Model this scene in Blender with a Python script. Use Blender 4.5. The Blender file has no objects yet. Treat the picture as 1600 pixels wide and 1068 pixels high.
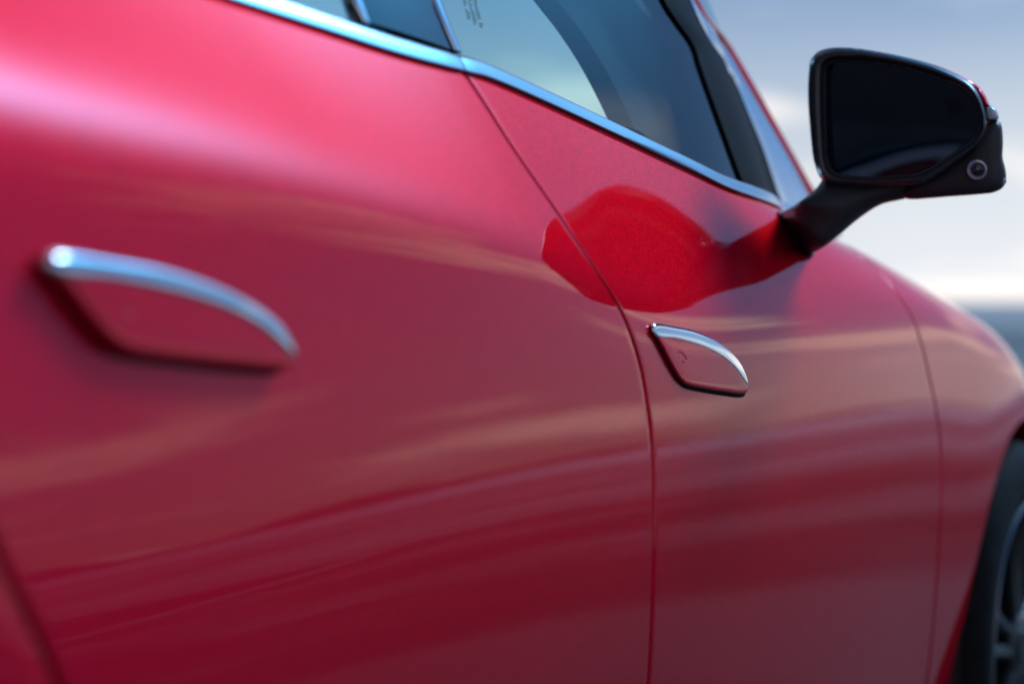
import bpy, bmesh, math, random
from mathutils import Vector, Matrix
from math import sin, cos, tan, pi, radians, sqrt, exp, log

random.seed(7)
SC = bpy.context.scene

# ------------------------------------------------------------------ camera
# World: x = car forward, -y = outward from the car's flank, z = up, metres.
CAM = Vector((0.0, -0.88, 0.90))
FPX, CU, CV = 3567.0, 800.0, 534.0           # focal length in pixels of the 1600x1068 photograph
YAW, PITCH = radians(26.0), radians(-1.03)
FWD = Vector((cos(YAW) * cos(PITCH), sin(YAW) * cos(PITCH), sin(PITCH)))
RGT = Vector((sin(YAW), -cos(YAW), 0.0))
UPV = RGT.cross(FWD)
cam_d = bpy.data.cameras.new('camera')
cam_d.sensor_width = 36.0
cam_d.lens = FPX / 1600.0 * 36.0
cam_d.clip_start = 0.05
cam_d.clip_end = 20000.0
cam_d.dof.use_dof = True
cam_d.dof.focus_distance = 2.55
cam_d.dof.aperture_fstop = 2.5
cam_d.dof.aperture_blades = 0
cam = bpy.data.objects.new('camera', cam_d)
SC.collection.objects.link(cam)
cam.matrix_world = Matrix((
    (RGT.x, UPV.x, -FWD.x, CAM.x),
    (RGT.y, UPV.y, -FWD.y, CAM.y),
    (RGT.z, UPV.z, -FWD.z, CAM.z),
    (0, 0, 0, 1)))
SC.camera = cam

# ------------------------------------------------------------------ sky and sun
SUN_DIR = Vector((0.70, -0.23, 0.676)).normalized()      # towards the sun: ahead of the car, veiled by thin cloud
SUN_EL = math.asin(SUN_DIR.z)
SUN_AZ = math.atan2(SUN_DIR.x, SUN_DIR.y)
world = bpy.data.worlds.new('World')
SC.world = world
world.use_nodes = True
wn, wl = world.node_tree.nodes, world.node_tree.links
wn.clear()
def W(t, **k):
    n = wn.new(t)
    for a, b in k.items():
        setattr(n, a, b)
    return n
out = W('ShaderNodeOutputWorld')
bg = W('ShaderNodeBackground')
bg.inputs['Strength'].default_value = 0.10
sky = W('ShaderNodeTexSky', sky_type='NISHITA')
sky.sun_disc = False
sky.sun_elevation = SUN_EL
sky.sun_rotation = SUN_AZ
sky.air_density = 1.0
sky.dust_density = 0.6
sky.ozone_density = 2.0
tc = W('ShaderNodeTexCoord')
sep = W('ShaderNodeSeparateXYZ')
wl.new(tc.outputs['Generated'], sep.inputs[0])
def M(op, a, b=None, c=None, clamp=False):
    n = W('ShaderNodeMath', operation=op)
    n.use_clamp = clamp
    for i, v in enumerate((a, b, c)):
        if v is None: continue
        if isinstance(v, (int, float)): n.inputs[i].default_value = v
        else: wl.new(v, n.inputs[i])
    return n.outputs[0]
zc_ = M('MAXIMUM', sep.outputs['Z'], 0.0)
den = M('ADD', zc_, 0.10)
px = M('DIVIDE', sep.outputs['X'], den)
py = M('DIVIDE', sep.outputs['Y'], den)
comb = W('ShaderNodeCombineXYZ')
wl.new(px, comb.inputs[0]); wl.new(py, comb.inputs[1])
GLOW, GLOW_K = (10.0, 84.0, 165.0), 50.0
CLOUD_OFF = (-3.900, -6.585, 8.828)
mp = W('ShaderNodeMapping')
mp.inputs['Location'].default_value = CLOUD_OFF
wl.new(comb.outputs[0], mp.inputs['Vector'])
nz = W('ShaderNodeTexNoise', noise_dimensions='3D')
nz.inputs['Scale'].default_value = 0.65
nz.inputs['Detail'].default_value = 7.0
nz.inputs['Roughness'].default_value = 0.55
wl.new(mp.outputs[0], nz.inputs['Vector'])
cr = W('ShaderNodeMapRange', interpolation_type='SMOOTHSTEP')
cr.inputs['From Min'].default_value = 0.50
cr.inputs['From Max'].default_value = 0.66
wl.new(nz.outputs['Fac'], cr.inputs['Value'])
cloud_col = W('ShaderNodeRGB'); cloud_col.outputs[0].default_value = (11.8, 10.9, 10.0, 1)
haze_col = W('ShaderNodeRGB'); haze_col.outputs[0].default_value = (8.0, 8.3, 8.8, 1)
# even white haze low over the horizon, all the way round
hz = M('POWER', 2.718, M('MULTIPLY', M('POWER', M('MULTIPLY', zc_, 8.6), 2.0), -1.0))
VEIL_OFF = (15.976, 6.958, 10.662)
vm = W('ShaderNodeMapping'); vm.inputs['Location'].default_value = VEIL_OFF
wl.new(tc.outputs['Generated'], vm.inputs['Vector'])
vn = W('ShaderNodeTexNoise'); vn.inputs['Scale'].default_value = 1.5; vn.inputs['Detail'].default_value = 2.0
wl.new(vm.outputs[0], vn.inputs['Vector'])
vr = W('ShaderNodeMapRange', interpolation_type='SMOOTHSTEP')
vr.inputs['From Min'].default_value = 0.42; vr.inputs['From Max'].default_value = 0.60
vr.inputs['To Min'].default_value = 0.05; vr.inputs['To Max'].default_value = 1.0
wl.new(vn.outputs['Fac'], vr.inputs['Value'])
hz = M('MULTIPLY', hz, vr.outputs[0])                    # the haze lies in patches
mixh = W('ShaderNodeMix', data_type='RGBA')
tint = W('ShaderNodeMix', data_type='RGBA', blend_type='MULTIPLY')
tint.inputs[0].default_value = 1.0
tint.inputs[7].default_value = (0.20, 0.36, 0.58, 1)
wl.new(sky.outputs[0], tint.inputs[6])
wl.new(hz, mixh.inputs[0]); wl.new(tint.outputs[2], mixh.inputs[6]); wl.new(haze_col.outputs[0], mixh.inputs[7])
mixc = W('ShaderNodeMix', data_type='RGBA')
wl.new(M('MULTIPLY', cr.outputs[0], 0.85), mixc.inputs[0])
wl.new(mixh.outputs[2], mixc.inputs[6]); wl.new(cloud_col.outputs[0], mixc.inputs[7])
# blue glow added round the sun so the rear shoulder reflects lilac
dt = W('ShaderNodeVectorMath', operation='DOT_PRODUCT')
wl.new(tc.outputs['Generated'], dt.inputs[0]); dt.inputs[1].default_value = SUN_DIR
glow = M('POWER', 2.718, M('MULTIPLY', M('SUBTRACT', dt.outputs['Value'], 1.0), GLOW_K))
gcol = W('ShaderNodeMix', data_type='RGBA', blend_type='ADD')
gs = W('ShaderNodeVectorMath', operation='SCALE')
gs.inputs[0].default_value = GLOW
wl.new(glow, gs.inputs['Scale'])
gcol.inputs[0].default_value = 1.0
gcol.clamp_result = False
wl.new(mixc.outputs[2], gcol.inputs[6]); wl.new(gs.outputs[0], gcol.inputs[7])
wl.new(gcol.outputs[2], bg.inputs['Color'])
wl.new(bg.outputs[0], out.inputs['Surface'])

sun_d = bpy.data.lights.new('sun', 'SUN')
sun_d.energy = 0.9
sun_d.angle = radians(17)
sun_d.color = (1.0, 0.95, 0.88)
sun = bpy.data.objects.new('sun', sun_d)
SC.collection.objects.link(sun)
sun.rotation_euler = (-SUN_DIR).to_track_quat('-Z', 'Y').to_euler()
sun.location = SUN_DIR * 30

SC.view_settings.view_transform = 'Standard'
SC.view_settings.look = 'None'
SC.view_settings.exposure = 0.08
SC.view_settings.gamma = 1.0
SC.view_settings.use_curve_mapping = False
SC.cycles.use_denoising = True
SC.cycles.max_bounces = 10
SC.cycles.transparent_max_bounces = 12
SC.cycles.caustics_reflective = False
SC.cycles.caustics_refractive = False

# ------------------------------------------------------------------ materials
def mat(name, base, rough=0.5, metal=0.0, coat=0.0, coat_rough=0.03, spec=0.5, emit=None):
    m = bpy.data.materials.new(name)
    m.use_nodes = True
    b = m.node_tree.nodes['Principled BSDF']
    b.inputs['Base Color'].default_value = (*base, 1)
    b.inputs['Roughness'].default_value = rough
    b.inputs['Metallic'].default_value = metal
    b.inputs['Coat Weight'].default_value = coat
    b.inputs['Coat Roughness'].default_value = coat_rough
    b.inputs['Specular IOR Level'].default_value = spec
    return m

def noise_into(m, scale, detail, ramp, target='Base Color', coord='Object', stretch=None):
    nt = m.node_tree
    b = nt.nodes['Principled BSDF']
    t = nt.nodes.new('ShaderNodeTexCoord')
    n = nt.nodes.new('ShaderNodeTexNoise')
    n.inputs['Scale'].default_value = scale
    n.inputs['Detail'].default_value = detail
    src = t.outputs[coord]
    if stretch:
        mpn = nt.nodes.new('ShaderNodeMapping')
        mpn.inputs['Scale'].default_value = stretch
        nt.links.new(src, mpn.inputs[0]); src = mpn.outputs[0]
    nt.links.new(src, n.inputs['Vector'])
    r = nt.nodes.new('ShaderNodeValToRGB')
    el = r.color_ramp.elements
    el[0].position, el[0].color = ramp[0][0], (*ramp[0][1], 1)
    el[1].position, el[1].color = ramp[-1][0], (*ramp[-1][1], 1)
    for p, c in ramp[1:-1]:
        e = el.new(p); e.color = (*c, 1)
    nt.links.new(n.outputs['Fac'], r.inputs[0])
    nt.links.new(r.outputs[0], b.inputs[target])
    return n

def make_paint():
    m = mat('red_paint', (0.86, 0.0004, 0.046), rough=0.58, metal=0.95, coat=1.0, coat_rough=0.012)
    nt = m.node_tree
    b = nt.nodes['Principled BSDF']
    b.inputs['Coat IOR'].default_value = 1.38
    b.inputs['Specular Tint'].default_value = (0.85, 0.01, 0.06, 1)
    b.inputs['Specular IOR Level'].default_value = 0.2
    t = nt.nodes.new('ShaderNodeTexCoord')
    v = nt.nodes.new('ShaderNodeTexVoronoi')        # metallic flakes under the clear coat
    v.inputs['Scale'].default_value = 900.0
    nt.links.new(t.outputs['Object'], v.inputs['Vector'])
    sub = nt.nodes.new('ShaderNodeVectorMath'); sub.operation = 'SUBTRACT'
    sub.inputs[1].default_value = (0.5, 0.5, 0.5)
    nt.links.new(v.outputs['Color'], sub.inputs[0])
    sc = nt.nodes.new('ShaderNodeVectorMath'); sc.operation = 'SCALE'
    sc.inputs['Scale'].default_value = 0.30
    nt.links.new(sub.outputs[0], sc.inputs[0])
    g = nt.nodes.new('ShaderNodeNewGeometry')
    ad = nt.nodes.new('ShaderNodeVectorMath'); ad.operation = 'ADD'
    nt.links.new(g.outputs['Normal'], ad.inputs[0]); nt.links.new(sc.outputs[0], ad.inputs[1])
    nm = nt.nodes.new('ShaderNodeVectorMath'); nm.operation = 'NORMALIZE'
    nt.links.new(ad.outputs[0], nm.inputs[0])
    nt.links.new(nm.outputs[0], b.inputs['Normal'])
    n2 = nt.nodes.new('ShaderNodeTexNoise')          # very slight orange peel in the lacquer
    n2.inputs['Scale'].default_value = 260.0
    nt.links.new(t.outputs['Object'], n2.inputs['Vector'])
    bp = nt.nodes.new('ShaderNodeBump')
    bp.inputs['Strength'].default_value = 0.02
    bp.inputs['Distance'].default_value = 0.0006
    nt.links.new(n2.outputs['Fac'], bp.inputs['Height'])
    nt.links.new(bp.outputs[0], b.inputs['Coat Normal'])
    return m

def make_glass(name, tint, ior=1.9):
    m = bpy.data.materials.new(name); m.use_nodes = True
    nt = m.node_tree; nt.nodes.clear()
    o = nt.nodes.new('ShaderNodeOutputMaterial')
    tr = nt.nodes.new('ShaderNodeBsdfTransparent'); tr.inputs[0].default_value = (*tint, 1)
    gl = nt.nodes.new('ShaderNodeBsdfGlossy'); gl.inputs['Roughness'].default_value = 0.01
    fr = nt.nodes.new('ShaderNodeFresnel'); fr.inputs['IOR'].default_value = ior
    ge = nt.nodes.new('ShaderNodeNewGeometry')           # same reflectance from either face of the pane
    mr = nt.nodes.new('ShaderNodeMapRange')
    mr.inputs['To Min'].default_value = ior; mr.inputs['To Max'].default_value = 1.0 / ior
    nt.links.new(ge.outputs['Backfacing'], mr.inputs['Value']); nt.links.new(mr.outputs[0], fr.inputs['IOR'])
    mx = nt.nodes.new('ShaderNodeMixShader')
    nt.links.new(fr.outputs[0], mx.inputs[0]); nt.links.new(tr.outputs[0], mx.inputs[1]); nt.links.new(gl.outputs[0], mx.inputs[2])
    nt.links.new(mx.outputs[0], o.inputs['Surface'])
    return m

MT = {}
MT['paint'] = make_paint()
MT['chrome'] = mat('polished_chrome', (0.86, 0.88, 0.90), rough=0.06, metal=1.0)
MT['satin_trim'] = mat('satin_metal_trim', (0.86, 0.88, 0.91), rough=0.20, metal=1.0)
MT['black_plastic'] = mat('grained_black_plastic', (0.06, 0.057, 0.063), rough=0.26, spec=0.6)
noise_into(MT['black_plastic'], 40, 2, [(0.3, (0.25,) * 3), (0.7, (0.30,) * 3)], 'Roughness')
MT['frame_black'] = mat('satin_black_frame', (0.012, 0.010, 0.013), rough=0.55, spec=0.04)
MT['arm_plastic'] = mat('matt_grey_plastic', (0.055, 0.053, 0.060), rough=0.48, spec=0.3)
noise_into(MT['arm_plastic'], 40, 2, [(0.3, (0.42,) * 3), (0.7, (0.55,) * 3)], 'Roughness')
MT['gloss_black'] = mat('gloss_black', (0.006, 0.007, 0.010), rough=0.06, coat=1.0)
MT['rubber'] = mat('black_rubber', (0.012, 0.012, 0.013), rough=0.65)
noise_into(MT['rubber'], 60, 4, [(0.3, (0.009,) * 3), (0.7, (0.018, 0.018, 0.02))])
MT['gap_black'] = mat('dark_sealer', (0.010, 0.002, 0.003), rough=0.8, spec=0.2)
MT['side_glass'] = make_glass('tinted_side_glass', (0.76, 0.97, 0.95))
MT['dark_glass'] = make_glass('dark_tinted_glass', (0.10, 0.13, 0.14))
MT['mirror_glass'] = mat('dimmed_mirror_glass', (0.018, 0.026, 0.048), rough=0.03, metal=1.0)
MT['cabin'] = mat('dark_cabin_trim', (0.02, 0.025, 0.03), rough=0.8, spec=0.2)
MT['lens'] = mat('camera_lens_glass', (0.02, 0.012, 0.03), rough=0.03, coat=1.0)
MT['lens_ring'] = mat('camera_lens_ring', (0.50, 0.46, 0.58), rough=0.2, metal=0.35)
MT['signal'] = mat('clear_signal_lens', (0.85, 0.86, 0.88), rough=0.10, coat=1.0)
MT['tyre'] = mat('tyre_rubber', (0.012, 0.013, 0.016), rough=0.85, spec=0.15)
noise_into(MT['tyre'], 40, 4, [(0.3, (0.006, 0.006, 0.008)), (0.7, (0.013, 0.013, 0.016))])
MT['rim'] = mat('dark_alloy', (0.02, 0.022, 0.026), rough=0.35, metal=0.6, coat=0.2)
MT['rim_cut'] = mat('machined_alloy', (0.22, 0.23, 0.25), rough=0.3, metal=1.0)
MT['ink'] = mat('dark_print', (0.01, 0.03, 0.04), rough=0.6)

# ------------------------------------------------------------------ helpers
def sm(x, a, b):
    t = min(1.0, max(0.0, (x - a) / (b - a)))
    return t * t * (3 - 2 * t)
def sp(x):                                   # soft plus
    return x if x > 30 else log(1.0 + exp(x))
def lerp(a, b, t): return a + (b - a) * t
def ray(u, v): return FWD + RGT * ((u - CU) / FPX) + UPV * ((CV - v) / FPX)
def hit(u, v, surf):
    """where the sight line through a photograph pixel meets the surface y = surf(x, z)"""
    d = ray(u, v)
    lo, hi = 0.3, 9.0
    def g(s):
        p = CAM + d * s
        return p.y - surf(p.x, p.z)
    for _ in range(50):
        mid = 0.5 * (lo + hi)
        if g(mid) > 0: hi = mid
        else: lo = mid
    return CAM + d * hi
def interp(pts, t):
    """smooth (monotone cubic) interpolation through sorted (t, value) pairs"""
    n = len(pts)
    if t <= pts[0][0]:
        m = (pts[1][1] - pts[0][1]) / (pts[1][0] - pts[0][0]); return pts[0][1] + m * (t - pts[0][0])
    if t >= pts[-1][0]:
        m = (pts[-1][1] - pts[-2][1]) / (pts[-1][0] - pts[-2][0]); return pts[-1][1] + m * (t - pts[-1][0])
    k = 0
    while pts[k + 1][0] < t: k += 1
    def slope(i):
        if i == 0: return (pts[1][1] - pts[0][1]) / (pts[1][0] - pts[0][0])
        if i == n - 1: return (pts[-1][1] - pts[-2][1]) / (pts[-1][0] - pts[-2][0])
        return (pts[i + 1][1] - pts[i - 1][1]) / (pts[i + 1][0] - pts[i - 1][0])
    h = pts[k + 1][0] - pts[k][0]
    s = (t - pts[k][0]) / h
    m0, m1 = slope(k) * h, slope(k + 1) * h
    s2, s3 = s * s, s * s * s
    return (2*s3 - 3*s2 + 1) * pts[k][1] + (s3 - 2*s2 + s) * m0 + (-2*s3 + 3*s2) * pts[k + 1][1] + (s3 - s2) * m1

COL = SC.collection
def link(o, parent=None):
    COL.objects.link(o)
    if parent is not None: o.parent = parent
    return o
def mesh_obj(name, verts, faces, material, parent=None, smooth=True, sharp=None):
    me = bpy.data.meshes.new(name)
    me.from_pydata([tuple(v) for v in verts], [], faces)
    me.update()
    bm = bmesh.new(); bm.from_mesh(me)
    bmesh.ops.recalc_face_normals(bm, faces=bm.faces)
    bm.to_mesh(me); bm.free()
    me.materials.append(material)
    if smooth:
        me.polygons.foreach_set('use_smooth', [True] * len(me.polygons))
        if sharp: me.set_sharp_from_angle(angle=radians(sharp))
    return link(bpy.data.objects.new(name, me), parent)
def grid_faces(nr, nc, closed_c=False, off=0):
    f = []
    for r in range(nr - 1):
        for c in range(nc if closed_c else nc - 1):
            c2 = (c + 1) % nc
            f.append((off + r*nc + c, off + r*nc + c2, off + (r+1)*nc + c2, off + (r+1)*nc + c))
    return f
def loft(name, loops, material, parent=None, cap0=True, cap1=True, sharp=40):
    n = len(loops[0])
    v = [p for L in loops for p in L]
    f = grid_faces(len(loops), n, True)
    if cap0: f.append(tuple(range(n)))
    if cap1: f.append(tuple(range((len(loops) - 1) * n, len(loops) * n)))
    return mesh_obj(name, v, f, material, parent, True, sharp)
def grid(name, rows, material, parent=None, sharp=None):
    v = [p for R in rows for p in R]
    return mesh_obj(name, v, grid_faces(len(rows), len(rows[0])), material, parent, True, sharp)
def resample_open(pts, n):
    d = [0.0]
    for a, b in zip(pts, pts[1:]): d.append(d[-1] + (Vector(b) - Vector(a)).length)
    cs = list(zip(*pts))
    out_ = []
    for i in range(n):
        t = d[-1] * i / (n - 1)
        out_.append(Vector([interp(list(zip(d, c)), t) for c in cs]))
    return out_
def resample_closed(pts, n):
    """round a closed 2-D/3-D outline with a periodic Catmull-Rom curve"""
    m = len(pts); P = [Vector(p) for p in pts]
    dense = []
    for i in range(m):
        p0, p1, p2, p3 = P[i - 1], P[i], P[(i + 1) % m], P[(i + 2) % m]
        for k in range(12):
            t = k / 12
            dense.append(0.5 * ((2*p1) + (p2 - p0)*t + (2*p0 - 5*p1 + 4*p2 - p3)*t*t + (3*p1 - p0 - 3*p2 + p3)*t**3))
    D = [0.0]
    for i in range(len(dense)): D.append(D[-1] + (dense[(i + 1) % len(dense)] - dense[i]).length)
    res, k = [], 0
    for i in range(n):
        t = D[-1] * i / n
        while D[k + 1] < t: k += 1
        a, b = dense[k % len(dense)], dense[(k + 1) % len(dense)]
        res.append(a.lerp(b, (t - D[k]) / max(1e-9, D[k + 1] - D[k])))
    return res

# ------------------------------------------------------------------ ground, sea, far shore
def sheet(name, poly, z, material, kind='structure'):
    o = mesh_obj(name, [(x, y, z) for x, y in poly], [tuple(range(len(poly)))], material, None, False)
    o['kind'] = kind
    return o
m_ground = mat('weathered_concrete', (0.30, 0.29, 0.28), rough=0.8, spec=0.2)
noise_into(m_ground, 0.12, 9, [(0.36, (0.07, 0.068, 0.066)), (0.5, (0.20, 0.195, 0.19)), (0.66, (0.36, 0.35, 0.335))])
sheet('ground', [(-3000, -3000), (3000, -3000), (3000, 3000), (-3000, 3000)], 0.0, m_ground)
m_sea = mat('sea_water', (0.13, 0.18, 0.20), rough=0.3)
sheet('sea', [(75, -3000), (3000, -3000), (3000, 3000), (75, 3000)], 0.004, m_sea)
m_road = mat('asphalt', (0.05, 0.05, 0.052), rough=0.85, spec=0.12)
noise_into(m_road, 0.30, 10, [(0.36, (0.012, 0.012, 0.013)), (0.5, (0.045, 0.044, 0.044)), (0.62, (0.15, 0.145, 0.14))])
sheet('car_park', [(-60, -13), (16, -13), (16, 12), (-60, 12)], 0.004, m_road)
m_line = mat('white_road_paint', (0.6, 0.59, 0.56), rough=0.6)
for yy in (-7.5,):
    sheet('road_line', [(-60, yy - .06), (15, yy - .06), (15, yy + .06), (-60, yy + .06)], 0.008, m_line)
# low wooded headland across the water
m_hill = mat('wooded_headland', (0.09, 0.11, 0.12), rough=0.95, spec=0.1)
noise_into(m_hill, 0.02, 8, [(0.3, (0.13, 0.15, 0.16)), (0.7, (0.20, 0.22, 0.23))])
def headland():
    rows = []
    N = 90
    for i in range(N + 1):
        t = i / N
        az = radians(lerp(-13.0, -60, t))
        h = 9 * sin(pi * t) ** 0.6 * (0.55 + 0.45 * sin(9 * t + 1) * sin(31 * t)) + 1.5 * random.random()
        r = 900
        rows.append([Vector((r * cos(az), r * sin(az), -1)), Vector((r * 1.02 * cos(az), r * 1.02 * sin(az), h)),
                     Vector((r * 1.15 * cos(az), r * 1.15 * sin(az), h * 1.2)), Vector((r * 1.3 * cos(az), r * 1.3 * sin(az), -1))])
    o = grid('headland', rows, m_hill)
    o['kind'] = 'structure'
headland()

# ------------------------------------------------------------------ car: the body side surface
car = link(bpy.data.objects.new('car', None))
car.location = (2.0, 0.9, 0.0)
car['label'] = 'glossy red sedan with flush door handles, chrome window trim and black door mirror'
car['category'] = 'car'
bpy.context.view_layer.update()
CARINV = Matrix.Translation(-car.location)

AX, AZ, AR = 3.81, 0.335, 0.368                # front axle, arch radius
CRS = [(1.10, 1.010), (1.307, 0.992), (1.577, 0.971), (1.913, 0.938), (2.2, 0.880), (2.6, 0.870), (3.1, 0.868)]
def crease(x): return interp(CRS, x)
SHO = [(2.4, 1.09), (3.19, 1.002), (3.51, 0.94), (3.93, 0.845), (4.21, 0.735), (4.45, 0.60)]
def shoulder(x): return interp(SHO, x)
ROLL = 0.13
def Y(x, z):
    """outer body side: inward offset y at station x, height z (0 = widest)"""
    y = -0.20 * (z - 0.78)
    w1 = 0.10
    z1 = lerp(0.57, 0.62, sm(x, 1.0, 2.0))
    y += 0.36 * w1 * (sp((z - z1) / w1) - sp((0.78 - z1) / w1))
    zc = crease(x)
    w2 = lerp(0.020, 0.016, sm(x, 1.2, 2.2))
    y += lerp(0.80, 0.41, sm(x, 1.2, 2.2)) * w2 * sp((z - zc - lerp(0.028, 0.0, sm(x, 1.3, 2.2))) / w2)
    y += 0.030 * 0.5 * sp((x - 2.8) / 0.5)       # plan taper to the nose
    y += 0.20 * sm(x, 3.6, 4.6) ** 2
    # fender shoulder rolls over into the bonnet
    k = 0.10 * sm(x, 2.55, 3.2)
    s = min(0.985, max(0.0, (z - (shoulder(x) - ROLL)) / ROLL))
    y += k * (1 - sqrt(1 - s * s))
    # wheel-arch flare
    r = sqrt((x - AX) ** 2 + (z - AZ) ** 2)
    y -= 0.007 * exp(-((r - AR) / 0.20) ** 2)
    return y

def curve_xz(px_list, surf=Y):
    return [(lambda p: (p.x, p.z))(hit(u, v, surf)) for u, v in px_list]
GAP_B = [(720, 105), (760, 165), (800, 228), (840, 287), (880, 345), (910, 390), (940, 435), (965, 475), (985, 520),
         (1003, 580), (1013, 640), (1020, 700), (1022, 760), (1022, 850), (1019, 950), (1013, 1068)]
GAP_A = [(1307, 369), (1340, 397), (1374, 424), (1401, 458), (1421, 488), (1445, 558), (1461, 632), (1469, 686),
         (1471, 753), (1468, 834), (1460, 955), (1449, 1063)]
GAP_C = [(-40, 780), (0, 870), (20, 915), (45, 965), (70, 1015), (92, 1068)]
def gap_fn(px_list):
    c = sorted([(z, x) for x, z in curve_xz(px_list)])
    return lambda z: interp(c, z)
xB, xA, xC = gap_fn(GAP_B), gap_fn(GAP_A), gap_fn(GAP_C)
BELT_PX = [(380, 8), (500, 47), (620, 86), (720, 113), (760, 123), (860, 166), (960, 212), (1060, 259), (1150, 301), (1235, 337)]
BELT = sorted(curve_xz(BELT_PX))
def zbelt(x): return interp(BELT, x)
def inv(p): return p - Vector(car.location)

EDGE_R, GAP_H = 0.0030, 0.0031
EDGE = [(0.0, 0.012), (0.0, EDGE_R)] + [(EDGE_R * (1 - cos(a)), EDGE_R * (1 - sin(a))) for a in [radians(15 * i) for i in range(1, 7)]]
def panel(name, xl, xr, zlo, ztop, nx, nzr, left_edge=True, right_edge=True, gl=GAP_H, gr=GAP_H):
    rows = []
    for j in range(nzr + 1):
        b = j / nzr
        cols = []
        if left_edge: cols += [('L', d, dep) for d, dep in EDGE]
        cols += [('M', i / nx, 0) for i in range(0 if not left_edge else 1, nx + (0 if right_edge else 1))]
        if right_edge: cols += [('R', d, dep) for d, dep in reversed(EDGE)]
        R = []
        for kind, d, dep in cols:
            x = None; z = lerp(zlo, 1.0, b)
            for _ in range(12):
                l, r = xl(z) + gl, xr(z) - gr
                if kind == 'L': x = l + d
                elif kind == 'R': x = r - d
                else: x = lerp(l + EDGE_R, r - EDGE_R, d)
                z = lerp(zlo, ztop(x), b)
            R.append(inv(Vector((x, Y(x, z) + dep, z))))
        rows.append(R)
    return grid(name, rows, MT['paint'], car, sharp=60)
rear_door = panel('rear_door', lambda z: xC(z) if z < 0.84 else xC(0.84) - (z - 0.84) * 0.35, xB, 0.30, lambda x: zbelt(x) + 0.004, 130, 150, gl=0.004)
front_door = panel('front_door', xB, xA, 0.30, lambda x: zbelt(x) + 0.004, 150, 150)
# rear quarter behind the rear door
panel('quarter_panel', lambda z: 0.15, lambda z: xC(z) if z < 0.84 else xC(0.84) - (z - 0.84) * 0.35, 0.30, lambda x: zbelt(x) + 0.004, 30, 80, left_edge=False, gr=0.004)

# dark inner body seen through the shut lines
rows = []
for j in range(60):
    z = lerp(0.25, 1.0, j / 59)
    rows.append([inv(Vector((x, Y(x, lerp(0.25, min(zbelt(x), shoulder(x) - .03) - 0.01, j / 59)) + 0.0095, lerp(0.25, min(zbelt(x), shoulder(x) - .03) - 0.01, j / 59)))) for x in [0.2 + i * (3.25 / 89) for i in range(90)]])
grid('inner_body', rows, MT['gap_black'], car)

# ------------------------------------------------------------------ front fender and bonnet
def fender():
    xs = []
    rows = []
    NX = 150
    zlo = 0.30
    for j in range(0, 121):
        R = []
        b = j / 120
        for i in range(-len(EDGE), NX + 1):
            # columns: edge roundings then the open skin
            z = lerp(zlo, 0.9, b)
            dep = 0.0
            for _ in range(10):
                l = xA(min(z, 1.0)) + GAP_H
                if i < 0:
                    d, dep = EDGE[i + len(EDGE)]; x = l + d
                else:
                    x = lerp(l + EDGE_R, 4.45, (i + 0.2) / NX)
                zt = shoulder(x) - ROLL
                if b < 0.6: z = lerp(zlo, zt, b / 0.6)
                else: z = zt + ROLL * sin((b - 0.6) / 0.4 * radians(78))
            R.append(Vector((x, Y(x, z) + dep, z)))
        rows.append(R)
    # bonnet continuation: rows that run inward
    return rows
FR = fender()
# cut the wheel opening: keep faces outside the arch circle, snapping the rim of the hole onto it
def fender_mesh():
    nr, nc = len(FR), len(FR[0])
    V = [p.copy() for R in FR for p in R]
    inside = []
    for p in V:
        r = sqrt((p.x - AX) ** 2 + (p.z - AZ) ** 2)
        inside.append(r < AR or (p.z < AZ and abs(p.x - AX) < AR))
    faces = []
    snap = set()
    for f in grid_faces(nr, nc):
        ins = [inside[i] for i in f]
        if all(ins): continue
        faces.append(f)
        for i in f:
            if inside[i]: snap.add(i)
    for i in snap:
        p = V[i]
        if p.z >= AZ:
            d = Vector((p.x - AX, 0, p.z - AZ)); d.normalize()
            x, z = AX + d.x * AR, AZ + d.z * AR
        else:
            x, z = AX + (AR if p.x > AX else -AR), p.z
        V[i] = Vector((x, Y(x, z), z))
    return mesh_obj('front_fender', [inv(p) for p in V], faces, MT['paint'], car, True, 60)
fen = fender_mesh()
# rolled arch lip
lip = []
for k in range(0, 61):
    a = radians(lerp(-15, 195, k / 60))
    c = Vector((AX + AR * cos(a), 0, AZ + AR * sin(a)))
    ring = []
    for dr, dy in [(0.002, -0.0005), (-0.001, 0.0005), (-0.004, 0.004), (-0.005, 0.010), (-0.004, 0.03)]:
        x, z = AX + (AR + dr) * cos(a), AZ + (AR + dr) * sin(a)
        ring.append(inv(Vector((x, Y(c.x, c.z) + dy, z))))
    lip.append(ring)
grid('arch_lip', lip, MT['paint'], fen)
# arch liner
lin = []
for k in range(0, 41):
    a = radians(lerp(-20, 200, k / 40))
    lin.append([inv(Vector((AX + (AR + 0.012) * cos(a), yy, AZ + (AR + 0.012) * sin(a)))) for yy in (0.03, 0.15, 0.30)]
               + [inv(Vector((AX, 0.30, AZ)))])
grid('arch_liner', lin, MT['rubber'], car, sharp=40)
# bonnet
rows = []
for i in range(61):
    x = lerp(3.05, 4.45, i / 60)
    zt = shoulder(x) - ROLL + ROLL * sin(radians(78))
    y0 = Y(x, zt)
    R = []
    for j in range(25):
        t = j / 24
        y = lerp(y0 + 0.004, 1.76 - y0, t)
        R.append(inv(Vector((x, y, zt + 0.003 + 0.085 * sin(pi * t) ** 0.8))))
    rows.append(R)
grid('bonnet', rows, MT['paint'], car)

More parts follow.
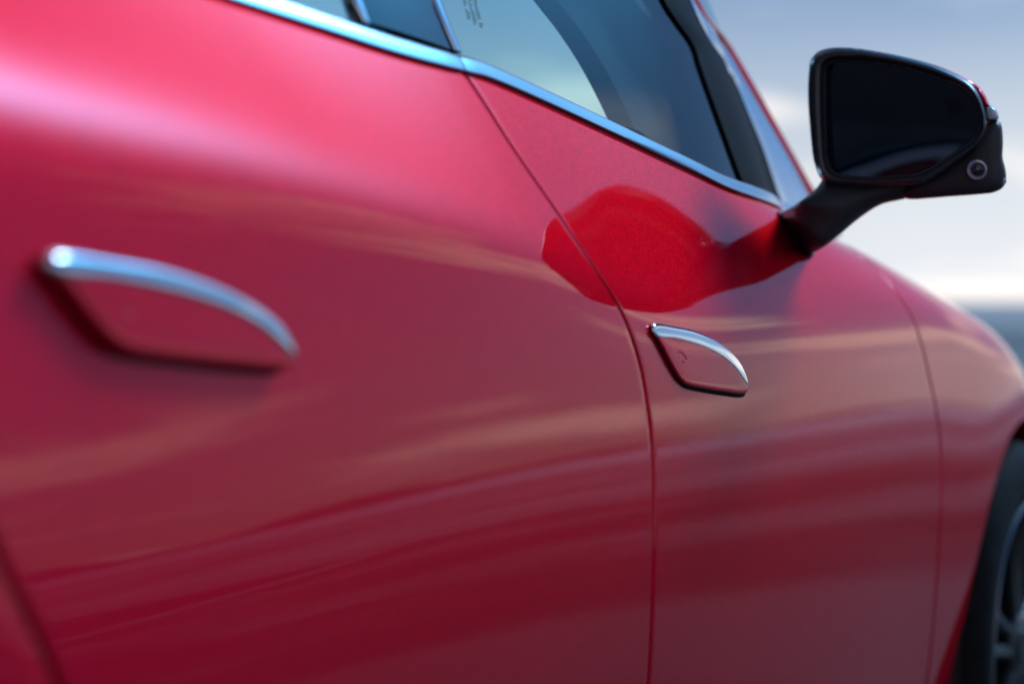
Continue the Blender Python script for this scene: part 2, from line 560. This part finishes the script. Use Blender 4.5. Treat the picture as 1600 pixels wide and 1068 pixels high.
# ------------------------------------------------------------------ windows, belt trim, pillars
GT = 0.30
def Gs(x, z):                                   # side glass surface, leaning inward
    zb = zbelt(x)
    return Y(x, zb) + 0.016 + GT * (z - zb) + 0.20 * (z - zb) ** 2
def on_glass(pts, dy=0.0):
    return [inv(p + Vector((0, dy, 0))) for p in (hit(u, v, Gs) for u, v in pts)]
def strip(name, A, B, material, parent, dy, thick, n=24, bulge=0.0, ncross=7):
    """a band on the glass plane between two pixel-traced edges, with real thickness and a crown"""
    a = resample_open([hit(u, v, Gs) for u, v in A], n)
    b = resample_open([hit(u, v, Gs) for u, v in B], n)
    loops = []
    for p, q in zip(a, b):
        L = []
        for k in range(ncross):
            t = k / (ncross - 1)
            r = p.lerp(q, t)
            L.append(inv(Vector((r.x, Gs(r.x, r.z) + dy - bulge * (1 - (2*t - 1) ** 4), r.z))))
        for k in range(ncross):
            t = 1 - k / (ncross - 1)
            r = p.lerp(q, t)
            L.append(inv(Vector((r.x, Gs(r.x, r.z) + dy + thick, r.z))))
        loops.append(L)
    return loft(name, loops, material, parent, sharp=50)

def trim(name, x0, x1, parent, n=70):
    """bright moulding along the window sill"""
    loops = []
    prof = [(0.002, 0.0010), (-0.0036, 0.0008), (-0.0046, 0.0018), (-0.0041, 0.0034), (-0.0012, 0.0090), (0.0022, 0.0148), (0.0042, 0.0170), (0.0070, 0.0178), (0.0105, 0.0174), (0.0122, 0.0150), (0.0125, 0.003)]
    for i in range(n + 1):
        x = lerp(x0, x1, i / n)
        zb = zbelt(x)
        e = 0.9 if (i == 0 or i == n) else 1.0
        c = Vector((x, Y(x, zb), zb))
        L = []
        for dy, dz in prof:
            L.append(inv(Vector((x, c.y + 0.004 + (dy - 0.004) * e, c.z + 0.008 + (dz - 0.008) * e))))
        loops.append(L)
    return loft(name, loops, MT['satin_trim'], parent, sharp=35)
xj = hit(718, 106, Y).x
x_front_end = hit(1240, 339, Y).x
trim('window_trim', 0.3, xj - 0.0015, rear_door)
trim('window_trim', xj + 0.0015, x_front_end, front_door)
# rubber wiper seal just under and above the moulding
def seal(name, x0, x1, parent, dz, dy, r):
    loops = []
    for i in range(61):
        x = lerp(x0, x1, i / 60); zb = zbelt(x)
        loops.append([inv(Vector((x, Y(x, zb) + dy + r * cos(a), zb + dz + r * sin(a)))) for a in [2 * pi * k / 8 for k in range(8)]])
    return loft(name, loops, MT['rubber'], parent)
for x0, x1, par in ((0.3, xj - 0.002, rear_door), (xj + 0.002, x_front_end, front_door)):
    seal('sill_seal', x0, x1, par, 0.0000, 0.0015, 0.0016)
    seal('glass_seal', x0, x1, par, 0.0175, 0.0125, 0.0025)

def pane(name, x0, x1, z1, parent, material):
    rows = []
    for j in range(25):
        R = []
        for i in range(41):
            x = lerp(x0, x1, i / 40)
            z = lerp(zbelt(x) + 0.005, z1, j / 24)
            R.append(inv(Vector((x, Gs(x, z), z))))
        rows.append(R)
    o = grid(name, rows, material, parent)
    return o
xb0 = hit(552, 10, Gs).x
xb1 = hit(700, 60, Gs).x
pane('window_pane', 0.3, xb0 + 0.05, 1.36, rear_door, MT['side_glass'])
pane('window_pane', xb1 - 0.10, x_front_end, 1.36, front_door, MT['side_glass'])
# B pillar: gloss black applique with two pale reveal edges
strip('pillar_cover', [(500, -150), (560, 4), (570, 35)], [(625, -150), (676, 0), (712, 82)], MT['gloss_black'], rear_door, -0.003, 0.02, bulge=0.001)
strip('pillar_edge', [(486, -150), (544, 0), (560, 34)], [(500, -150), (558, 0), (571, 38)], MT['satin_trim'], rear_door, -0.005, 0.012, bulge=0.002)
strip('pillar_edge', [(625, -150), (670, 0), (703, 78)], [(636, -150), (682, 0), (714, 84)], MT['satin_trim'], front_door, -0.005, 0.012, bulge=0.002)
# front corner of the window frame
IN_E = [(960, -160), (1033, 0), (1055, 35), (1081, 73), (1091, 105), (1113, 166), (1129, 210), (1150, 268), (1160, 292)]
OUT_E = [(1000, -160), (1071, 0), (1106, 67), (1138, 118), (1164, 178), (1183, 223), (1208, 296), (1218, 322)]
strip('window_frame', IN_E, OUT_E, MT['frame_black'], front_door, -0.004, 0.02, n=40, bulge=0.004)
RI = [(1000, -155), (1073, 0), (1122, 67), (1164, 137), (1215, 226), (1258, 306), (1268, 330)]
strip('pillar_trim', OUT_E, RI, MT['satin_trim'], front_door, -0.006, 0.014, n=40, bulge=0.003)
# painted A pillar behind the trim: a rounded bar that runs down into the cowl
RC = resample_open([hit(u, v, Gs) for u, v in [(960, -250), (1000, -155), (1073, 0), (1122, 67), (1164, 137), (1215, 226), (1261, 306), (1300, 366)]], 50)
loops = []
for i, p in enumerate(RC):
    L = []
    for k in range(20):
        a = 2 * pi * k / 20
        ca, sa = cos(a), sin(a)
        L.append(inv(Vector((p.x + 0.022 + 0.028 * ca - 0.010 * sa, p.y + 0.030 + 0.034 * sa, p.z + 0.012 * ca))))
    loops.append(L)
loft('front_pillar', loops, MT['paint'], car)
# windscreen, roof and far side: they close the cabin
zt = lambda x: 1.36
ws = []
for i in range(25):
    t = i / 24
    p = RC[5].lerp(RC[-3], t)
    ws.append([inv(Vector((p.x + 0.05 + 0.14 * sin(pi * s), lerp(p.y + 0.06, 1.82 - p.y, s), p.z + 0.01))) for s in [k / 16 for k in range(17)]])
grid('windscreen', ws, MT['side_glass'], car)
yr = Gs(1.8, 1.36)
roof = []
for i in range(25):
    x = lerp(-0.6, RC[3].x + 0.02, i / 24)
    zr = 1.365 + 0.06 * sin(pi * min(1, (x + 1.2) / 3.6))
    roof.append([inv(Vector((x, lerp(yr - 0.02, 1.86 - yr, s), zr + 0.05 * sin(pi * s)))) for s in [k / 14 for k in range(15)]])
grid('roof', roof, MT['paint'], car)
far = []
for x in (-0.6, 1.0, 2.0, 3.1):
    far.append([inv(Vector((x, 1.82, 0.3))), inv(Vector((x, 1.84, 0.7))), inv(Vector((x, 1.74, 1.05)))])
grid('far_flank', far, MT['paint'], car)
fw = []
for x in (-0.6, 1.0, 2.0, 2.6):
    fw.append([inv(Vector((x, 1.74, 1.05))), inv(Vector((x, 1.58, 1.37)))])
grid('far_window', fw, MT['dark_glass'], car)
# cabin tub
tub = [(-0.6, 0.14), (-0.6, 1.70), (3.0, 1.70), (3.0, 0.14)]
tv = [inv(Vector((x, y, z))) for z in (0.30, 0.98) for x, y in tub]
mesh_obj('cabin_tub', tv, [(0, 1, 2, 3), (0, 1, 5, 4), (1, 2, 6, 5), (2, 3, 7, 6), (3, 0, 4, 7)], MT['cabin'], car, False)
dash = []
for i in range(9):
    y = lerp(0.16, 1.68, i / 8)
    dash.append([inv(Vector((2.55, y, 0.75))), inv(Vector((2.50, y, 0.93))), inv(Vector((2.56, y, 1.0))), inv(Vector((3.0, y, 1.0)))])
grid('dashboard', dash, MT['cabin'], car)
# headliner so that the roof reads dark from inside
hl = []
for i in range(7):
    x = lerp(-0.6, RC[3].x, i / 6)
    hl.append([inv(Vector((x, lerp(yr + 0.02, 1.80 - yr, s), 1.345 + 0.05 * sin(pi * s)))) for s in [k / 8 for k in range(9)]])
grid('headliner', hl, MT['cabin'], car)

# inside face of the front pillar, broad when seen through the side glass
def Gi(x, z): return Gs(x, z) + 0.055
inner_e = resample_open([hit(u, v, Gi) for u, v in [(745, -180), (815, -75), (870, 0), (905, 45), (935, 90), (960, 135), (985, 187), (1003, 240)]], 40)
outer_e = resample_open([hit(u, v, Gi) for u, v in [(980, -180), (1030, -75), (1062, 0), (1090, 55), (1120, 110), (1150, 175), (1180, 240), (1200, 300)]], 40)
loops = []
for p, q in zip(inner_e, outer_e):
    L = []
    for k in range(13):
        t = k / 12
        m_ = p.lerp(q, t)
        L.append(inv(m_ + Vector((0, 0.012 * (2 * t - 1) ** 4 - 0.012, 0))))
    for k in range(13):
        t = 1 - k / 12
        L.append(inv(p.lerp(q, t) + Vector((0, 0.03, 0))))
    loops.append(L)
loft('pillar_lining', loops, MT['cabin'], car, sharp=50)

# tiny print on the front side glass
def print_mark():
    V, F = [], []
    rnd = random.Random(3)
    for col in range(3):
        for r in range(11):
            if rnd.random() < 0.2: continue
            u0 = 722 + col * 8 + r * 1.0; v0 = -2 + r * 4.2
            if col == 0 and r > 8: continue
            wq = rnd.uniform(3.0, 6.5)
            pts = [hit(u, v, Gs) for u, v in ((u0, v0), (u0 + wq, v0 + 1.2), (u0 + wq + .6, v0 + 3.4), (u0 + .6, v0 + 2.2))]
            b = len(V)
            V += [inv(p + Vector((0, -0.0006, 0))) for p in pts]
            F.append((b, b + 1, b + 2, b + 3))
    return mesh_obj('glass_print', V, F, MT['ink'], front_door, False)
print_mark()

# ------------------------------------------------------------------ door handles
H_OUT = [(1029, 511), (1037, 507), (1060, 511), (1091, 518), (1121, 531), (1147, 549), (1164, 569), (1173, 590), (1176, 606), (1170, 615),
         (1140, 612), (1110, 607), (1086, 602), (1073, 594), (1060, 573), (1046, 546), (1034, 524)]
H_CHR = [(1029, 511), (1037, 507), (1060, 511), (1091, 518), (1121, 531), (1147, 549), (1164, 569), (1173, 590), (1175, 602),
         (1168, 592), (1154, 573), (1134, 556), (1105, 541), (1066, 529), (1036, 525)]
def hxz(pts): return [(lambda p: Vector((p.x, p.z, 0)))(hit(u, v, lambda x, z: Y(x, z) - 0.010)) for u, v in pts]
ho, hc = hxz(H_OUT), hxz(H_CHR)
hcen = sum(ho, Vector()) / len(ho)
def handle(cx, cz, tilt=0.0, sx=1.0, proud=1.0):
    """flush handle popped out of the skin: painted blade, chrome upper edge, dark pocket"""
    ct, st = cos(tilt), sin(tilt)
    def place(p, s, out_):
        dx, dz = (p.x - hcen.x) * s * sx, (p.y - hcen.y) * s
        x, z = cx + dx * ct - dz * st, cz + dx * st + dz * ct
        return inv(Vector((x, Y(x, z) - 0.0006 - (out_ - 0.0006) * (proud if out_ > 0.002 else 1.0), z)))
    def insets(pts, d):
        n = len(pts); res = []
        for i in range(n):
            t = (pts[(i + 1) % n] - pts[i - 1]).normalized()
            res.append(pts[i] + Vector((t.y, -t.x, 0)) * d)
        return res
    O = resample_closed(ho, 120)
    area = sum(O[i].x * O[(i+1) % 120].y - O[(i+1) % 120].x * O[i].y for i in range(120))
    sg = -1.0 if area > 0 else 1.0       # inset direction
    def off(pts, d): return insets(pts, sg * d)
    blade = [(0.0005, 0.003), (0.0, 0.008), (0.0002, 0.0115), (0.0010, 0.0132), (0.0022, 0.0140), (0.0045, 0.0144)]
    loops = [[place(p, 1, o_) for p in off(O, d)] for d, o_ in blade]
    inner = off(O, 0.0045)
    ic = sum(inner, Vector()) / len(inner)
    for s in (0.8, 0.5, 0.2):
        loops.append([place(ic + (p - ic) * s, 1, 0.0146) for p in inner])
    root = loft('door_handle', loops, MT['paint'], car, sharp=50)
    # pocket behind
    po = off(O, -0.0020)
    po = [p + Vector((0.0012, -0.0022, 0)) for p in po]
    loft('handle_pocket', [[place(p, 1, 0.0006) for p in po], [place(p, 1, 0.0012) for p in off(O, -0.001)], [place(p, 1, 0.0012) for p in off(O, 0.004)]], MT['gap_black'], root, cap0=False)
    # chrome strip on the upper edge
    C_ = resample_closed(hc, 120)
    a2 = sum(C_[i].x * C_[(i+1) % 120].y - C_[(i+1) % 120].x * C_[i].y for i in range(120))
    s2 = -1.0 if a2 > 0 else 1.0
    def off2(d): return insets(C_, s2 * d)
    loft('chrome_strip', [[place(p, 1, o_) for p in off2(d)] for d, o_ in ((-0.0012, 0.006), (-0.0016, 0.010), (-0.0010, 0.0135), (0.0004, 0.0152), (0.0016, 0.0158), (0.003, 0.0160))], MT['chrome'], root, sharp=60)
    # small raised bracket mark
    mk = hxz([(1066, 549), (1072, 550), (1079, 559), (1078, 564), (1073, 565)])
    mk = resample_open(mk, 14)
    loops = []
    for p in mk:
        c = place(p, 1, 0.0147)
        loops.append([c + Vector((0.0010 * cos(a), -0.0008 * sin(a), 0.0010 * cos(a))) for a in [2 * pi * k / 8 for k in range(8)]])
    loft('lock_mark', loops, MT['paint'], root)
    return root
pf = hit(*[sum(c) / len(H_OUT) for c in zip(*H_OUT)], lambda x, z: Y(x, z) - 0.010)
handle(hcen.x, hcen.y, proud=0.34)
REAR_C = hit(270, 494, lambda x, z: Y(x, z) - 0.010)
handle(REAR_C.x, REAR_C.z, 0.0, 1.08)

# ------------------------------------------------------------------ door mirror
XM, TM = 2.70, tan(radians(7))
def Zq(zx, zy): return (1180 + 0.3747 * zx, 40 + 0.3747 * zy)
def mhit(zx, zy, fwd=0.0):
    u, v = Zq(zx, zy)
    d = ray(u, v)
    # plane x = XM + fwd + (y + 0.08) * TM
    s = (XM + fwd + (CAM.y + 0.08) * TM - CAM.x) / (d.x - d.y * TM)
    return CAM + d * s
RIM = [(225, 170), (240, 130), (270, 105), (330, 92), (420, 95), (520, 110), (640, 135), (760, 170), (860, 215), (910, 250), (940, 300),
       (957, 350), (968, 400), (962, 445), (935, 490), (880, 540), (800, 600), (725, 648), (685, 664), (600, 669), (480, 670), (380, 668),
       (310, 660), (275, 640), (255, 600), (240, 540), (228, 420), (220, 300)]
GLS = [(295, 200), (310, 165), (350, 150), (440, 152), (560, 165), (680, 195), (790, 230), (870, 270), (910, 310), (930, 360), (935, 400),
       (922, 450), (888, 490), (820, 535), (740, 585), (690, 610), (640, 620), (500, 630), (380, 625), (330, 610), (305, 570), (297, 450)]
def radial(pts, n, c):
    dense = resample_closed([Vector((a, b, 0)) for a, b in pts], 720)
    import bisect
    pol = sorted((math.atan2(p.y - c[1], p.x - c[0]), (p - Vector((*c, 0))).length) for p in dense)
    angs = [a for a, _ in pol]
    res = []
    for k in range(n):
        a = -pi + 2 * pi * (k + 0.5) / n
        i = min(len(pol) - 1, bisect.bisect(angs, a)); j = i - 1
        r = 0.5 * (pol[i][1] + pol[j][1]) if abs(pol[i][0] - pol[j][0]) < 1 else pol[i][1]
        res.append((c[0] + r * cos(a), c[1] + r * sin(a)))
    return res
MC = (590, 390)
NM = 144
rim2, gls2 = radial(RIM, NM, MC), radial(GLS, NM, MC)
def mloop(pts2, fwd): return [mhit(a, b, fwd) for a, b in pts2]
def shrink(pts2, s, c=MC): return [(c[0] + (a - c[0]) * s, c[1] + (b - c[1]) * s) for a, b in pts2]
def mixl(A, B, t): return [(lerp(a[0], b[0], t), lerp(a[1], b[1], t)) for a, b in zip(A, B)]
def I(L): return [inv(p) for p in L]
# housing: from the rounded rim lip forwards to the closed nose
hl_loops = [I(mloop(mixl(rim2, gls2, t), f)) for t, f in ((0.80, 0.020), (0.74, 0.006), (0.62, -0.002), (0.45, -0.004), (0.28, -0.002), (0.13, 0.003), (0.03, 0.010), (0.0, 0.018))]
base = mloop(rim2, 0.018)
bc = sum(base, Vector()) / len(base)
def shell(s, f): return [inv(bc + (p - bc) * s + Vector((f, 0, 0))) for p in base]
mirror = loft('side_mirror', hl_loops + [shell(1.0, 0.004), shell(0.985, 0.012)], MT['black_plastic'], car, cap0=False, cap1=False, sharp=70)
mirror['label'] = 'black door mirror with red shell and a small camera below the glass'
loft('mirror_shell', [shell(0.990, 0.010), shell(1.004, 0.0125), shell(1.006, 0.018), shell(0.995, 0.035), shell(0.955, 0.060), shell(0.87, 0.085), shell(0.72, 0.104), shell(0.5, 0.117), shell(0.25, 0.123)], MT['paint'], mirror, cap0=False, sharp=70)
# raised inner bead round the glass, then the glass
loft('glass_bezel', [I(mloop(shrink(gls2, s), f)) for s, f in ((1.075, 0.021), (1.055, 0.012), (1.035, 0.009), (1.012, 0.009), (1.0, 0.012), (0.99, 0.018))], MT['black_plastic'], mirror, cap0=False, cap1=False, sharp=70)
loft('mirror_glass', [I(mloop(shrink(gls2, s), f)) for s, f in ((1.02, 0.0155), (0.9, 0.0155), (0.6, 0.0152), (0.3, 0.015))], MT['mirror_glass'], mirror, cap0=False)
# lower pod with the camera
POD = [(690, 640), (760, 590), (860, 520), (930, 450), (950, 400), (985, 392), (1018, 398), (1030, 430), (1034, 490), (1032, 550), (1042, 590), (1047, 630),
       (1038, 668), (1005, 692), (950, 702), (820, 712), (720, 720), (640, 724), (600, 700), (630, 668)]
PCc = (880, 620)
pod2 = radial([p for p in POD], 100, PCc)
pl = []
for s, f in ((0.25, 0.016), (0.6, 0.018), (0.82, 0.021), (0.93, 0.026), (0.985, 0.034), (1.0, 0.044), (1.0, 0.060), (0.97, 0.085), (0.85, 0.105), (0.5, 0.115)):
    pl.append(I([mhit(PCc[0] + (a - PCc[0]) * s, PCc[1] + (b - PCc[1]) * s, f) for a, b in pod2]))
loft('camera_pod', pl, MT['arm_plastic'], mirror, sharp=60)
cc = mhit(925, 602, 0.014)
def disc(name, c, prof, material, parent, n=40):
    """lathe about the mirror's rearward axis; prof = (radius, offset towards the viewer)"""
    ax = (CAM - c).normalized()
    ax = (ax * 0.6 + Vector((-1, -0.15, -0.1)) * 0.4).normalized()
    e1 = ax.cross(Vector((0, 0, 1))).normalized(); e2 = e1.cross(ax)
    loops = [[inv(c + ax * o_ + e1 * r * cos(2*pi*k/n) + e2 * r * sin(2*pi*k/n)) for k in range(n)] for r, o_ in prof]
    return loft(name, loops, material, parent, sharp=35)
disc('camera_ring', cc, [(0.0125, -0.012), (0.0125, 0.000), (0.0115, 0.0018), (0.0100, 0.0022), (0.0088, 0.0012), (0.0082, -0.001)], MT['lens_ring'], mirror)
disc('camera_lens', cc, [(0.0082, -0.004), (0.0078, -0.0010), (0.0060, 0.0006), (0.0048, 0.0009), (0.0044, 0.0002), (0.0034, 0.0002), (0.0030, 0.0012), (0.0012, 0.0018)], MT['lens'], mirror)
disc('pod_screw', mhit(1030, 648, 0.03), [(0.0050, -0.01), (0.0050, 0.002), (0.0035, 0.004), (0.0015, 0.0045)], MT['lens_ring'], mirror, 16)
SIG = [(962, 338), (985, 336), (1005, 352), (1016, 376), (1012, 392), (985, 394), (966, 388)]
sg2 = radial(SIG, 48, (988, 366))
loft('turn_signal', [I([mhit(988 + (a - 988) * s, 366 + (b - 366) * s, f) for a, b in sg2]) for s, f in ((0.4, 0.016), (0.8, 0.0175), (0.95, 0.020), (1.0, 0.025), (1.0, 0.05), (0.9, 0.08))], MT['signal'], mirror)
CRN = [(905, 240), (935, 262), (958, 296), (975, 332), (984, 342), (966, 346), (945, 330), (915, 290)]
cr2 = radial(CRN, 48, (942, 296))
loft('shell_corner', [I([mhit(942 + (a - 942) * s, 296 + (b - 296) * s, f) for a, b in cr2]) for s, f in ((0.5, 0.016), (0.85, 0.018), (1.0, 0.024), (1.0, 0.05), (0.9, 0.08))], MT['paint'], mirror)
# arm down to the door
b0, b1 = hit(*Zq(105, 785), Y), hit(*Zq(225, 955), Y)
st = [(b0, b1, 0.030, 0.0), (mhit(180, 742, 0.03), mhit(292, 916, 0.03), 0.031, 0.35), (mhit(238, 700, 0.035), mhit(352, 868, 0.035), 0.033, 0.6),
      (mhit(268, 668, 0.042), mhit(430, 802, 0.042), 0.036, 0.8), (mhit(285, 640, 0.048), mhit(520, 745, 0.048), 0.038, 1.0), (mhit(300, 600, 0.05), mhit(640, 715, 0.05), 0.036, 1.0), (mhit(330, 560, 0.05), mhit(700, 670, 0.05), 0.03, 1)]
loops = []
dirn = (st[0][0] + st[0][1]) / 2 - (st[1][0] + st[1][1]) / 2
st.insert(0, (b0 + dirn * 0.25, b1 + dirn * 0.25, 0.030, 0))
cents = [resample_open([s[k] for s in st], 30) for k in (0, 1)]
ths = resample_open([Vector((s[2], 0, 0)) for s in st], 30) if False else [interp([(i / (len(st) - 1), s[2]) for i, s in enumerate(st)], k / 29) for k in range(30)]
for A, B, th in zip(cents[0], cents[1], ths):
    c, h = (A + B) / 2, (B - A) / 2
    fx = Vector((1, 0.15, 0))
    L = []
    for k in range(32):
        a = 2 * pi * k / 32
        ca, sa = cos(a), sin(a)
        e = 0.72
        L.append(inv(c + h * (abs(ca) ** e * (1 if ca > 0 else -1)) + fx * th * (abs(sa) ** e * (1 if sa > 0 else -1))))
    loops.append(L)
loft('mirror_arm', loops, MT['arm_plastic'], mirror, sharp=60)
gk = []
for kk, grow in ((2, 1.0), (2, 1.10), (4, 1.12), (5, 1.09), (5, 1.0)):
    cc_ = sum(loops[kk], Vector()) / 32
    gk.append([cc_ + (p - cc_) * grow for p in loops[kk]])
loft('mirror_gasket', gk, MT['rubber'], mirror, cap0=False, cap1=False, sharp=40)

# ------------------------------------------------------------------ front wheel
wheel = link(bpy.data.objects.new('wheel', None), car)
wy = 0.015
wheel.location = inv(Vector((AX, wy, AZ - 0.015)))
def lathe(name, prof, material, parent, n=96, sharp=35):
    loops = [[Vector((r * cos(2*pi*k/n), y, r * sin(2*pi*k/n))) for k in range(n)] for r, y in prof]
    return loft(name, loops, material, parent, cap0=False, cap1=False, sharp=sharp)
lathe('tyre', [(0.243, 0.018), (0.247, 0.004), (0.256, -0.004), (0.275, -0.010), (0.300, -0.012), (0.322, -0.006), (0.338, 0.010), (0.345, 0.028), (0.347, 0.06), (0.347, 0.18), (0.335, 0.22), (0.25, 0.22)], MT['tyre'], wheel)
lathe('rim', [(0.249, 0.006), (0.247, -0.001), (0.242, -0.003), (0.236, 0.001), (0.231, 0.012), (0.226, 0.06), (0.222, 0.18), (0.05, 0.20)], MT['rim'], wheel)
lathe('rim_edge', [(0.2465, -0.0022), (0.2435, -0.0042), (0.2400, -0.0032), (0.2378, -0.0004)], MT['rim_cut'], wheel)
hubp = [(0.060, 0.05), (0.060, 0.018), (0.052, 0.012), (0.034, 0.010), (0.030, 0.006), (0.002, 0.004)]
lathe('hub', hubp, MT['rim'], wheel, 40)
for k in range(5):
    for sgn in (-1, 1):
        a = 2 * pi * k / 5 + 0.35
        ca, sa = cos(a), sin(a)
        loops = []
        for t in [i / 8 for i in range(9)]:
            r = lerp(0.045, 0.236, t)
            side = sgn * lerp(0.016, 0.040, t)
            w_ = lerp(0.013, 0.009, t)
            yf = lerp(0.014, 0.004, t) + 0.008 * sin(pi * t)
            L = []
            for dw, dy in ((-w_, 0.03), (-w_, 0.006), (-w_ * 0.6, 0.0), (w_ * 0.6, 0.0), (w_, 0.006), (w_, 0.03)):
                q = side + dw
                L.append(Vector((r * ca - q * sa, yf + dy, r * sa + q * ca)))
            loops.append(L)
        loft('spoke', loops, MT['rim'], wheel, sharp=30)
        edge = []
        for t in [i / 8 for i in range(9)]:
            r = lerp(0.055, 0.234, t); side = sgn * lerp(0.016, 0.040, t); w_ = lerp(0.013, 0.009, t) * 0.35
            yf = lerp(0.014, 0.004, t) + 0.008 * sin(pi * t) - 0.0015
            edge.append([Vector((r * ca - (side + q) * sa, yf + d, r * sa + (side + q) * ca)) for q, d in ((-w_, 0.002), (-w_, 0), (w_, 0), (w_, 0.002))])
        loft('spoke_face', edge, MT['rim_cut'], wheel, sharp=30)
